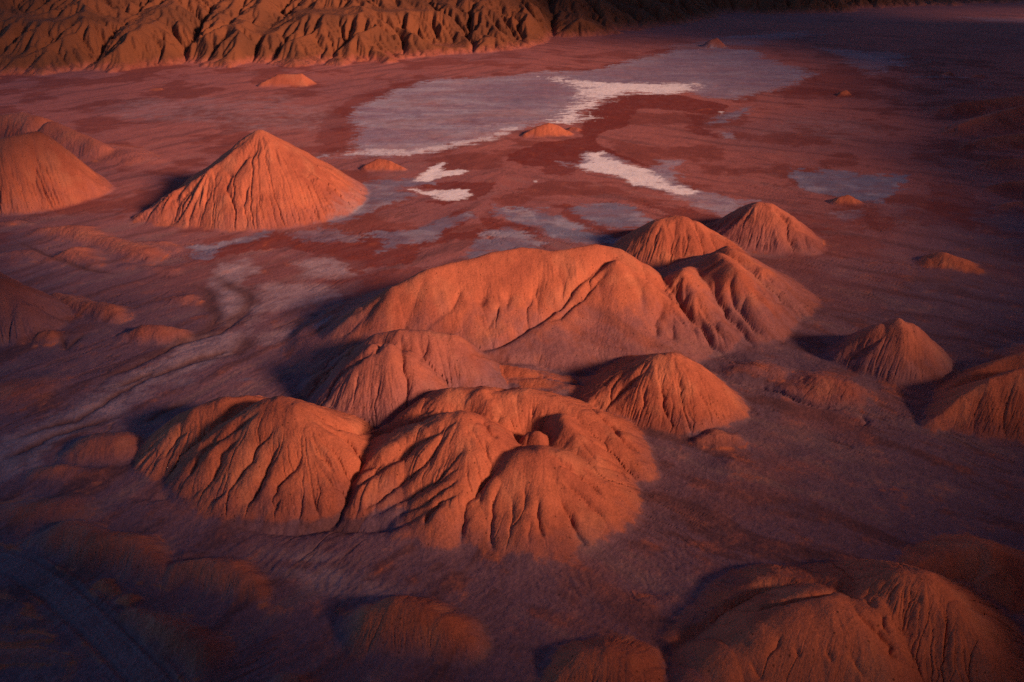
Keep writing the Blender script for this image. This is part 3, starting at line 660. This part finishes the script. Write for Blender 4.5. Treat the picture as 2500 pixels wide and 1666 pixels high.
add(SALT, [(1560, 150), (1640, 120), (1600, 118), (1750, 95), (1900, 78), (2010, 82), (1880, 100), (1780, 118)], 6, .3, .6, 17)
add(SALT, [(2220, 185), (2360, 188), (2360, 191), (2220, 188)], 2, .45, .3, 18)
add(SALT, [(2350, 42), (2560, 45), (2560, 60), (2400, 52)], 5, .25, .6, 19)
add(BLUE, [(1725, 305), (1760, 280), (1830, 260), (1820, 280), (1770, 300)], 3, 0.62, .5, 20)
add(SALT, [(1757, 322), (1785, 325), (1792, 340), (1770, 338)], 1.5, .6, .5, 21)
add(WHITE, [(1752, 273), (1768, 272), (1762, 279)], 1, .8, .4, 22)
add(BLUE, [(765, 820), (800, 808), (815, 800), (808, 815), (775, 835)], .6, 0.7, .3, 23)
add(BLUE, [(570, 930), (600, 922), (640, 922), (600, 932)], .6, 0.46, .3, 24)
# damp red clay
add(RED, [(1425, 300), (1440, 275), (1490, 245), (1560, 226), (1650, 232), (1760, 252), (1790, 262), (1750, 276), (1690, 277), (1600, 263), (1560, 266), (1540, 300), (1480, 322), (1452, 345), (1500, 372), (1590, 405),
          (1545, 398), (1450, 372), (1400, 402), (1300, 405), (1240, 390), (1250, 372), (1320, 347), (1420, 335)], 2.0, 1, .2, 40)
add(RED, [(1320, 402), (1400, 400), (1420, 410), (1390, 430), (1330, 425)], 3, .8, .6, 41)
add(RED, [(1000, 448), (1090, 442), (1210, 445), (1200, 470), (1160, 490), (1080, 500), (1030, 495), (1140, 480), (1140, 462), (1040, 462)], 2, .9, .4, 42)
add(RED, [(1205, 496), (1215, 530), (1260, 545), (1330, 575), (1310, 590), (1250, 556), (1160, 580), (1060, 600), (1000, 640), (860, 660), (720, 600), (560, 615), (480, 650), (470, 610), (640, 570), (880, 580), (900, 555), (1000, 560), (1130, 515), (1165, 530), (1100, 570), (1190, 560)], 3, .85, .4, 43)
add(RED, [(1340, 495), (1400, 500), (1440, 535), (1500, 560), (1620, 560), (1620, 520), (1590, 500), (1700, 510), (1760, 540), (1680, 600), (1520, 620), (1440, 565), (1390, 535)], 3, .8, .5, 44)
add(RED, [(1300, 185), (1450, 168), (1560, 140), (1640, 115), (1720, 118), (1560, 155), (1480, 175), (1330, 192), (1180, 192)], 5, .7, .4, 45)
add(RED, [(1880, 225), (1990, 185), (2060, 150), (2120, 185), (2200, 200), (2100, 235), (1980, 245), (1900, 240)], 8, .6, .6, 46)
add(RED, [(860, 265), (900, 250), (980, 250), (1010, 235), (940, 230), (1010, 205), (1000, 200), (900, 220), (820, 260), (780, 300), (770, 350), (700, 370), (760, 380), (850, 358), (880, 325)], 4, .6, .4, 47)
add(RED, [(1660, 272), (1720, 285), (1710, 310), (1770, 340), (1730, 335), (1670, 320), (1690, 295)], 3, .8, .5, 48)
add(RED, [(800, 690), (1000, 650), (1050, 660), (900, 740), (810, 800), (770, 800), (850, 740)], 3, .6, .5, 49)
add(RED, [(1880, 540), (2000, 520), (2300, 560), (2420, 520), (2380, 470), (2280, 440), (2260, 520), (2100, 560), (1960, 570)], 8, .5, .7, 50)
# pale dust
add(PALE, [(500, 690), (520, 650), (600, 628), (640, 650), (590, 700), (640, 740), (560, 800), (520, 785), (545, 745)], 3, 1, .6, 60)
add(PALE, [(720, 640), (800, 620), (880, 640), (900, 660), (850, 680), (740, 680)], 4, 1, .6, 61)
add(PALE, [(640, 690), (760, 690), (880, 690), (860, 730), (760, 745), (650, 770), (600, 800), (620, 740)], 4, 0.87, .6, 62)
add(PALE, [(-60, 1110), (200, 980), (330, 900), (470, 822), (590, 800), (600, 830), (560, 870), (430, 930), (300, 1010), (150, 1090), (-60, 1200)], 4, 0.87, .5, 63)
add(PALE, [(620, 820), (720, 800), (720, 830), (640, 850)], 3, 0.65, .5, 64)
add(PALE, [(410, 920), (470, 900), (480, 940), (420, 960)], 3, 0.65, .5, 65)
add(PALE, [(640, 1350), (780, 1330), (900, 1400), (980, 1440), (900, 1470), (760, 1460), (680, 1420)], 6, .6, .5, 66)
add(PALE, [(300, 240), (700, 235), (900, 300), (760, 330), (500, 310), (250, 290)], 14, .5, .7, 67)
add(PALE, [(1960, 280), (2150, 300), (2200, 330), (2050, 345), (1850, 325)], 10, .35, .7, 68)
print('patches', round(time.time()-T0, 1))

PALE *= sstep(.05, .62, PALE+.38*fray)
# ------------------------------------------------------------------ ripples and the track
def rippled(poly, theta, lam, amp, soft, seed):
    msk = patch(poly, soft, .5, seed)
    c, s = math.cos(theta), math.sin(theta)
    q = -GX*s+GY*c + 1.6*fbm(GX/7, GY/7, 3, seed)
    return msk*amp*(0.6*np.sin(q*2*math.pi/lam)+.8*perlin((GX*c+GY*s)/(lam*3.5), q/(lam*.8), seed+1))
flat = 1-sstep(0.2, 1.0, Z-ground_z)
Z += (flat*rippled([(600, 1340), (800, 1320), (960, 1400), (1010, 1460), (860, 1480), (700, 1440), (620, 1400)], math.radians(58), 1.9, .09, 5, 401)).astype(np.float32)
Z += (flat*rippled([(1230, 1380), (1500, 1370), (1640, 1300), (1700, 1360), (1560, 1480), (1380, 1480)], math.radians(125), 1.4, .06, 6, 402)).astype(np.float32)
Z += (flat*rippled([(640, 1520), (900, 1620), (700, 1700), (450, 1640)], math.radians(55), 1.6, .05, 6, 403)).astype(np.float32)
TRACK = [(-120, 1340), (0, 1366), (60, 1388), (140, 1438), (220, 1508), (295, 1580), (375, 1670), (420, 1740)]
tx, ty = at(np.array([p[0] for p in TRACK]), np.array([p[1] for p in TRACK]))
tt = np.linspace(0, len(TRACK)-1, 60); tx = np.interp(tt, range(len(TRACK)), tx); ty = np.interp(tt, range(len(TRACK)), ty)
rd = np.full((NY, NX), 1e9, np.float32)
W = window(tx.min()-12, tx.max()+12, ty.min()-12, ty.max()+12)
for i in range(len(tx)-1):
    ex, ey = tx[i+1]-tx[i], ty[i+1]-ty[i]; t = np.clip(((GX[W]-tx[i])*ex+(GY[W]-ty[i])*ey)/(ex*ex+ey*ey), 0, 1)
    rd[W] = np.minimum(rd[W], np.hypot(GX[W]-tx[i]-t*ex, GY[W]-ty[i]-t*ey))
RW = 2.5
n2_ = fbm(GX/5, GY/5, 3, 411)
bed = ground_z - 0.05 - 0.07*np.exp(-((rd-1.0)/.35)**2) - .30*np.exp(-((rd-RW+.1)/.4)**2) + 0.05*fbm(GX/.9, GY/.9, 3, 410)
kroad = sstep(RW+3.5, RW-.3, rd+.5*n2_)
Z = (Z*(1-kroad) + kroad*bed + 0.22*np.exp(-((rd-RW-.7)/.45)**2)).astype(np.float32)
m = mound('road', 'dark graded dirt track curving through the lower left corner', category='track', kind='structure')
OWN[(rd < RW)] = m
TRACK_ID = m
hgt = Z-ground_z
SA = np.maximum(np.maximum(SALT, WHITE), .8*BLUE)*(1-sstep(.25, 1.2, np.maximum(hgt, 0)))
m = mound('salt_flat', 'violet grey salt lake crust with bright white margins', category='salt flat', kind='structure')
SALT_ID = m
OWN[(OWN == 0) & (SA > .33)] = m
# a slight frost heave of crust edges and grain
Z += (0.02*SA*fbm(GX/1.6, GY/1.6, 3, 420)).astype(np.float32)

# ------------------------------------------------------------------ colours of the land itself
n1 = fbm(GX/38, GY/38, 4, 501); n2 = fbm(GX/6, GY/6, 4, 502, .6); n3 = fbm(GX/130, GY/130, 3, 503)
def mixc(c, col, a):
    a = np.clip(a, 0, 1)[..., None].astype(np.float32); return c*(1-a)+np.array(col, np.float32)*a
C = np.zeros((NY, NX, 3), np.float32)+np.array((.385, .140, .122), np.float32)
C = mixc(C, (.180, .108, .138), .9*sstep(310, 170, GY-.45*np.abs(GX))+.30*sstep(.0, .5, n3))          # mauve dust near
C = mixc(C, (.13, .060, .064), (.5+.3*near)*sstep(.08, .6, st_big+.35*n2))
C = mixc(C, (.25, .105, .10), .5*near*sstep(.15, .6, n1+.3*n2))                             # darker streaks
C = mixc(C, (.24, .155, .155), .45*sstep(.15, .75, -st_big+.3*n2)*sstep(600, 200, GY))
C = mixc(C, (.14, .060, .055), .6*rill*sstep(520, 300, GY))
C = mixc(C, (.22, .060, .048), .75*sstep(.05, .35, n1+.15*fray)*sstep(200, 330, GY)*sstep(900, 600, GY))               # damp red
C = mixc(C, (.38, .285, .31), .95*PALE*(.75+.4*n2))
C = mixc(C, (.12, .055, .055), .8*CH)
C = mixc(C, (.19, .038, .030), .95*RED*(.9+.25*n2))
stx = fbm(GX/30+1.2*fbm(GX/20, GY/20, 2, 515), GY/9.0, 5, 511, .6)
VIO = patch([(1180, 205), (1340, 190), (1500, 178), (1650, 126), (1850, 132), (1985, 182), (1890, 224), (1740, 234), (1690, 224), (1600, 210), (1480, 206), (1400, 215), (1330, 262), (1200, 262), (1120, 240)], 14, .4, 90)
C = mixc(C, (.41, .375, .44), SALT*(.98+.12*n2+.15*stx+.5*fbm(GX/34, GY/20, 4, 514)))
C = mixc(C, (.22, .165, .24), SALT*VIO*(.72+.3*stx))
C = mixc(C, (.25, .17, .24), SALT*sstep(-.05, .5, fbm(GX/45+.6*fray, GY/16, 4, 512))*.75)
C = mixc(C, (.20, .205, .29), BLUE*(1.05+.25*stx+.2*n2))
C = mixc(C, (.46, .44, .50), .6*BLUE*sstep(.0, .8, .5*fray+.9*fbm(GX/18, GY/14, 4, 516)))
C = mixc(C, (.90, .87, .87), WHITE*(1.05+.22*n2))
C *= (1+.10*n2+.07*st_fine*near*(1-.7*PALE)+.14*grit*near)[..., None]
# clay of the mounds
clay = np.zeros_like(C)+np.array((.47, .150, .085), np.float32)
clay = mixc(clay, (.37, .112, .068), sstep(-.3, .6, fbm(GX/17, GY/17, 4, 521)))
clay = mixc(clay, (.50, .19, .11), .6*sstep(.1, .7, fbm(GX/9, GY/9, 4, 522)))
clay *= (1+.10*fbm(GX/2.2, GY/2.2, 3, 523))[..., None]
bad = np.zeros_like(C)+np.array((.225, .086, .042), np.float32)
bad = mixc(bad, (.16, .066, .036), sstep(-.3, .5, fbm(GX/50, GY/50, 4, 531)))
kclay = sstep(.12, .6, hgt+.45*n2+.20*grit*near+.2*st_fine*near)
hmax = np.ones((NY, NX), np.float32)
for i_ in range(1, len(NAMES)):
    q_ = OWN == i_
    if q_.any(): hmax[q_] = max(2.5, float(hgt[q_].max()))
ratio = hgt/hmax+.14*n2+.06*st_fine
kclay = kclay*np.where(OWN == massif, .30+.70*sstep(.12, .62, ratio), .62+.38*sstep(.0, .32, ratio))
ishill = np.zeros((NY, NX), np.float32)
hid = [i for i in INFO if i not in (BADLANDS, TRACK_ID, SALT_ID)]
ishill[np.isin(OWN, hid)] = 1
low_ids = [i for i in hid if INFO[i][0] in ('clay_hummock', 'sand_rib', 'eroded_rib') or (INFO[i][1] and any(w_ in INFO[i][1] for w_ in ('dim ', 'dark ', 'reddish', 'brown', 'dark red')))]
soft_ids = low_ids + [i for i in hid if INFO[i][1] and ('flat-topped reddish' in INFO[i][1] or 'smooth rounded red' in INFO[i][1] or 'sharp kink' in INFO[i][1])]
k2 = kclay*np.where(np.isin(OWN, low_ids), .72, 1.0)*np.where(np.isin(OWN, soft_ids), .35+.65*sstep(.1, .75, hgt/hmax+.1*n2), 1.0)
# ground colour mixed in on the gentle feet of the slopes
gyz, gxz = np.gradient(Z); slope = np.hypot(gxz/DX, gyz/DY)
k2 = k2*(1-.55*sstep(.34, .10, slope)*sstep(.6, .2, ratio))
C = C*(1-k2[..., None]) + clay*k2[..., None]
kb = np.zeros((NY, NX), np.float32); kb[r0:] = sstep(.3, 5.0, bb+1.2*n2[r0:])
C = C*(1-kb[..., None])+bad*kb[..., None]
C = mixc(C, (.21, .15, .17), sstep(RW+.5, RW-.5, rd+.4*n2)*(.6+.3*n2))
C = np.clip(C, .01, .92)
print('colours', round(time.time()-T0, 1))

# ------------------------------------------------------------------ materials
def land_material(name, rough, grain, bump_d, pits=0.0):
    m = bpy.data.materials.new(name); m.use_nodes = True
    nt = m.node_tree; N, L = nt.nodes, nt.links; bs = N['Principled BSDF']
    bs.inputs['Roughness'].default_value = rough
    bs.inputs['Specular IOR Level'].default_value = 0.12
    at_ = N.new('ShaderNodeVertexColor'); at_.layer_name = 'soil'
    geo = N.new('ShaderNodeNewGeometry')
    nz = N.new('ShaderNodeTexNoise'); nz.inputs['Scale'].default_value = 2.6; nz.inputs['Detail'].default_value = 6; nz.inputs['Roughness'].default_value = .72
    L.new(geo.outputs['Position'], nz.inputs['Vector'])
    nf = N.new('ShaderNodeTexNoise'); nf.inputs['Scale'].default_value = 0.55; nf.inputs['Detail'].default_value = 5; nf.inputs['Roughness'].default_value = .65
    L.new(geo.outputs['Position'], nf.inputs['Vector'])
    mr = N.new('ShaderNodeMapRange'); mr.inputs[1].default_value = .33; mr.inputs[2].default_value = .67; mr.inputs[3].default_value = 1-grain; mr.inputs[4].default_value = 1+grain
    L.new(nz.outputs['Fac'], mr.inputs[0])
    mul = N.new('ShaderNodeMix'); mul.data_type = 'RGBA'; mul.blend_type = 'MULTIPLY'; mul.inputs[0].default_value = 1
    L.new(at_.outputs['Color'], mul.inputs[6]); L.new(mr.outputs[0], mul.inputs[7])
    col = mul.outputs[2]
    if pits:
        vo = N.new('ShaderNodeTexVoronoi'); vo.inputs['Scale'].default_value = .9; vo.inputs['Randomness'].default_value = 1
        L.new(geo.outputs['Position'], vo.inputs['Vector'])
        th = N.new('ShaderNodeMapRange'); th.inputs[1].default_value = .10; th.inputs[2].default_value = .20; th.inputs[3].default_value = 1-pits; th.inputs[4].default_value = 1
        L.new(vo.outputs['Distance'], th.inputs[0])
        sel = N.new('ShaderNodeMath'); sel.operation = 'GREATER_THAN'; sel.inputs[1].default_value = .80
        sep = N.new('ShaderNodeSeparateColor'); L.new(vo.outputs['Color'], sep.inputs[0]); L.new(sep.outputs[0], sel.inputs[0])
        pm = N.new('ShaderNodeMix'); pm.data_type = 'RGBA'; pm.blend_type = 'MULTIPLY'
        L.new(sel.outputs[0], pm.inputs[0]); L.new(col, pm.inputs[6]); L.new(th.outputs[0], pm.inputs[7]); col = pm.outputs[2]
    L.new(col, bs.inputs['Base Color'])
    b1 = N.new('ShaderNodeBump'); b1.inputs['Strength'].default_value = 1; b1.inputs['Distance'].default_value = bump_d
    L.new(nz.outputs['Fac'], b1.inputs['Height'])
    b2 = N.new('ShaderNodeBump'); b2.inputs['Strength'].default_value = 1; b2.inputs['Distance'].default_value = bump_d*2.5
    L.new(nf.outputs['Fac'], b2.inputs['Height']); L.new(b1.outputs[0], b2.inputs['Normal'])
    L.new(b2.outputs[0], bs.inputs['Normal'])
    return m
M_CLAY = land_material('red_clay', .95, .22, .10, .6)
M_SOIL = land_material('desert_soil', .95, .20, .07, .35)
M_SALT = land_material('salt_crust', .85, .15, .05)
M_ROAD = land_material('packed_dirt', .95, .18, .05)
M_BAD = land_material('badland_clay', .95, .25, .25)

# ------------------------------------------------------------------ meshes: one per mound, cut from the same surface so they meet exactly
Z[:, 0] = np.minimum(Z[:, 0], 0); Z[-1, :] = Z[-1, :]
tx_ = np.stack([np.gradient(GX, axis=1), np.zeros_like(GX), np.gradient(Z, axis=1)], -1)
ty_ = np.stack([np.gradient(GX, axis=0), np.gradient(GY, axis=0), np.gradient(Z, axis=0)], -1)
NRM = np.cross(tx_, ty_); NRM /= np.linalg.norm(NRM, axis=-1, keepdims=True)
V = np.stack([GX, GY, Z], -1).reshape(-1, 3).astype(np.float32); NR = NRM.reshape(-1, 3).astype(np.float32)
COL = np.concatenate([C, np.ones((NY, NX, 1), np.float32)], -1).reshape(-1, 4)
idx = np.arange(NY*NX).reshape(NY, NX)
quads = np.stack([idx[:-1, :-1], idx[:-1, 1:], idx[1:, 1:], idx[1:, :-1]], -1).reshape(-1, 4)
qown = OWN[:-1, :-1].reshape(-1)

def build(name, q, mat, extra=None):
    used, inv = np.unique(q, return_inverse=True)
    v = V[used]; nr = NR[used]; c = COL[used]; f = inv.reshape(-1, 4).astype(np.int32)
    if extra is not None:
        ev, ef, ec = extra
        f = np.concatenate([f, ef+len(v)]); v = np.concatenate([v, ev]); c = np.concatenate([c, ec])
        nr = np.concatenate([nr, np.tile(np.array([[0, 0, 1]], np.float32), (len(ev), 1))])
    org = np.array([(v[:, 0].min()+v[:, 0].max())/2, (v[:, 1].min()+v[:, 1].max())/2, 0], np.float32)
    if extra is not None: org[:] = 0
    v = v-org
    me = bpy.data.meshes.new(name)
    me.vertices.add(len(v)); me.vertices.foreach_set('co', v.astype(np.float32).ravel())
    me.loops.add(f.size); me.loops.foreach_set('vertex_index', f.ravel())
    me.polygons.add(len(f)); me.polygons.foreach_set('loop_start', np.arange(0, f.size, 4, dtype=np.int32))
    me.polygons.foreach_set('use_smooth', np.ones(len(f), bool))
    me.update(calc_edges=True)
    a = me.color_attributes.new('soil', 'FLOAT_COLOR', 'POINT'); a.data.foreach_set('color', c.astype(np.float32).ravel())
    me.materials.append(mat)
    me.normals_split_custom_set_from_vertices(nr)
    o = bpy.data.objects.new(name, me); scene.collection.objects.link(o)
    o.location = org.tolist()
    return o
# outer land to the horizon, a little lower than the surveyed flat
S = 30000.0
ev = np.array([(-S, -S, -3), (S, -S, -3), (S, S, -3), (-S, S, -3)], np.float32)
ground = build('ground', quads[qown == 0], M_SOIL, (ev, np.array([[0, 1, 2, 3]], np.int32), np.tile(np.array([[.22, .10, .085, 1]], np.float32), (4, 1))))
ground['kind'] = 'structure'; ground['label'] = 'reddish mauve desert flat streaked by old floods'
# added unseen ridge behind and beside the viewpoint, shaped to shade the near ground
shade_ridge_pts = np.array([(-420, -560, 170), (-200, -370, 155), (0, -200, 124), (125, -115, 112), (240, -45, 111), (390, 110, 133), (570, 360, 190), (790, 640, 215)], float)
hx, hy = np.meshgrid(np.linspace(-700, 1100, 220), np.linspace(-800, 900, 210))
hz = np.full(hx.shape, -9.0)
wx = hx+18*fbm(hx/80, hy/80, 3, 601); wy = hy+18*fbm(hx/80+9, hy/80, 3, 602)
for a, b in zip(shade_ridge_pts[:-1], shade_ridge_pts[1:]):
    e = b[:2]-a[:2]; t = np.clip(((wx-a[0])*e[0]+(wy-a[1])*e[1])/(e@e), 0, 1)
    d = np.hypot(wx-a[0]-t*e[0], wy-a[1]-t*e[1]); hz = np.maximum(hz, a[2]+t*(b[2]-a[2])-.95*(np.sqrt(d*d+64)-8))
hz += 6*np.abs(fbm(hx/35, hy/35, 4, 603))-3
hv = np.stack([hx, hy, np.maximum(hz, -3.5)], -1).reshape(-1, 3); hi = np.arange(hx.size).reshape(hx.shape)
hq = np.stack([hi[:-1, :-1], hi[:-1, 1:], hi[1:, 1:], hi[1:, :-1]], -1).reshape(-1, 4); hq = hq[(hv[hq][:, :, 2] > -2.9).any(1)]
hm = bpy.data.meshes.new('hills'); hm.from_pydata(hv.tolist(), [], hq.tolist()); hm.materials.append(M_BAD)
ca = hm.color_attributes.new('soil', 'FLOAT_COLOR', 'POINT'); ca.data.foreach_set('color', np.tile(np.array([.30, .115, .05, 1], np.float32), len(hv)))
hm.polygons.foreach_set('use_smooth', np.ones(len(hq), bool))
ho = bpy.data.objects.new('hills', hm); scene.collection.objects.link(ho); ho['kind'] = 'structure'; ho['label'] = 'unseen high land added behind the viewpoint for shade'
# two unseen cloudbanks added between the low sun and the basin for shade
M_SHADE_CLOUD = bpy.data.materials.new('shade_cloud'); M_SHADE_CLOUD.use_nodes = True
cb = M_SHADE_CLOUD.node_tree.nodes['Principled BSDF']; cb.inputs['Base Color'].default_value = (.7, .68, .68, 1); cb.inputs['Roughness'].default_value = 1
def shade_cloud(targets, alt, rad, seed):
    """a bank of billows whose shade falls on the given places"""
    ic = []
    bmv = []; bmf = []
    th = np.linspace(0, 2*math.pi, 17)[:-1]; ph = np.linspace(0, math.pi, 10)
    sph = np.array([(math.sin(p)*math.cos(t), math.sin(p)*math.sin(t), math.cos(p)) for p in ph for t in th])
    fc = [(i*16+j, i*16+(j+1) % 16, (i+1)*16+(j+1) % 16, (i+1)*16+j) for i in range(9) for j in range(16)]
    rg = np.random.default_rng(seed)
    for (x, y) in targets:
        for k in range(3):
            c = np.array([x, y, 0])+sd/sd[2]*(alt+rg.uniform(-.08, .12)*alt)+np.array([rg.normal(0, rad*.3), rg.normal(0, rad*.3), 0])
            rr = rad*rg.uniform(.75, 1.1); n0 = len(bmv)
            bump = 1+.16*np.sin(sph[:, 0]*7+k)*np.sin(sph[:, 1]*6+x)+.12*np.sin(sph[:, 2]*9+sph[:, 0]*8)
            bmv += (c+sph*bump[:, None]*rr*np.array([1, 1, .45])).tolist(); bmf += [tuple(n0+q_ for q_ in f) for f in fc]
    cm = bpy.data.meshes.new('shade_cloud'); cm.from_pydata(bmv, [], bmf); cm.materials.append(M_SHADE_CLOUD)
    cm.polygons.foreach_set('use_smooth', np.ones(len(bmf), bool))
    co = bpy.data.objects.new('shade_clouds', cm); scene.collection.objects.link(co); co['kind'] = 'stuff'; co['label'] = 'unseen cloudbank added to shade the basin edges'
shade_cloud([(x, 1030+.25*abs(x)) for x in range(-900, 1000, 130)]+[(-580, 660), (-600, 540), (-620, 760)]+[(x, 1150) for x in range(-900, 1100, 150)]+[(x, 1320) for x in range(-900, 1100, 160)]+[(420, 640), (380, 760), (520, 560), (500, 760), (620, 640)], 420, 130, 5)
shade_cloud([(-285, 400), (-270, 330), (-250, 260), (-225, 190), (-200, 130), (-330, 330), (-320, 230), (-290, 150), (-260, 90), (-180, 70), (-120, 55), (-118, 92), (-150, 118), (-98, 66), (-104, 84), (-130, 104), (-86, 92), (-168, 205), (-160, 165), (-150, 135)], 150, 42, 6)
PARENT = {hill_left: hill, hill_front: hill, hill_knob: hill, big_lobe: big}
made = {}
for i in sorted(INFO):
    name, label, cat, group, kind = INFO[i]
    q = quads[qown == i]
    if len(q) < 6: print('tiny', i, label, len(q)); continue
    mat = {BADLANDS: M_BAD, TRACK_ID: M_ROAD, SALT_ID: M_SALT}.get(i, M_CLAY)
    o = build(name, q, mat); made[i] = o
    if i in PARENT:
        p = made[PARENT[i]]; o.parent = p; o.location = o.location-p.location
    else:
        o['label'] = label
        if kind: o['kind'] = kind
        else: o['category'] = cat
        if group: o['group'] = group
print('done', len(made), round(time.time()-T0, 1))
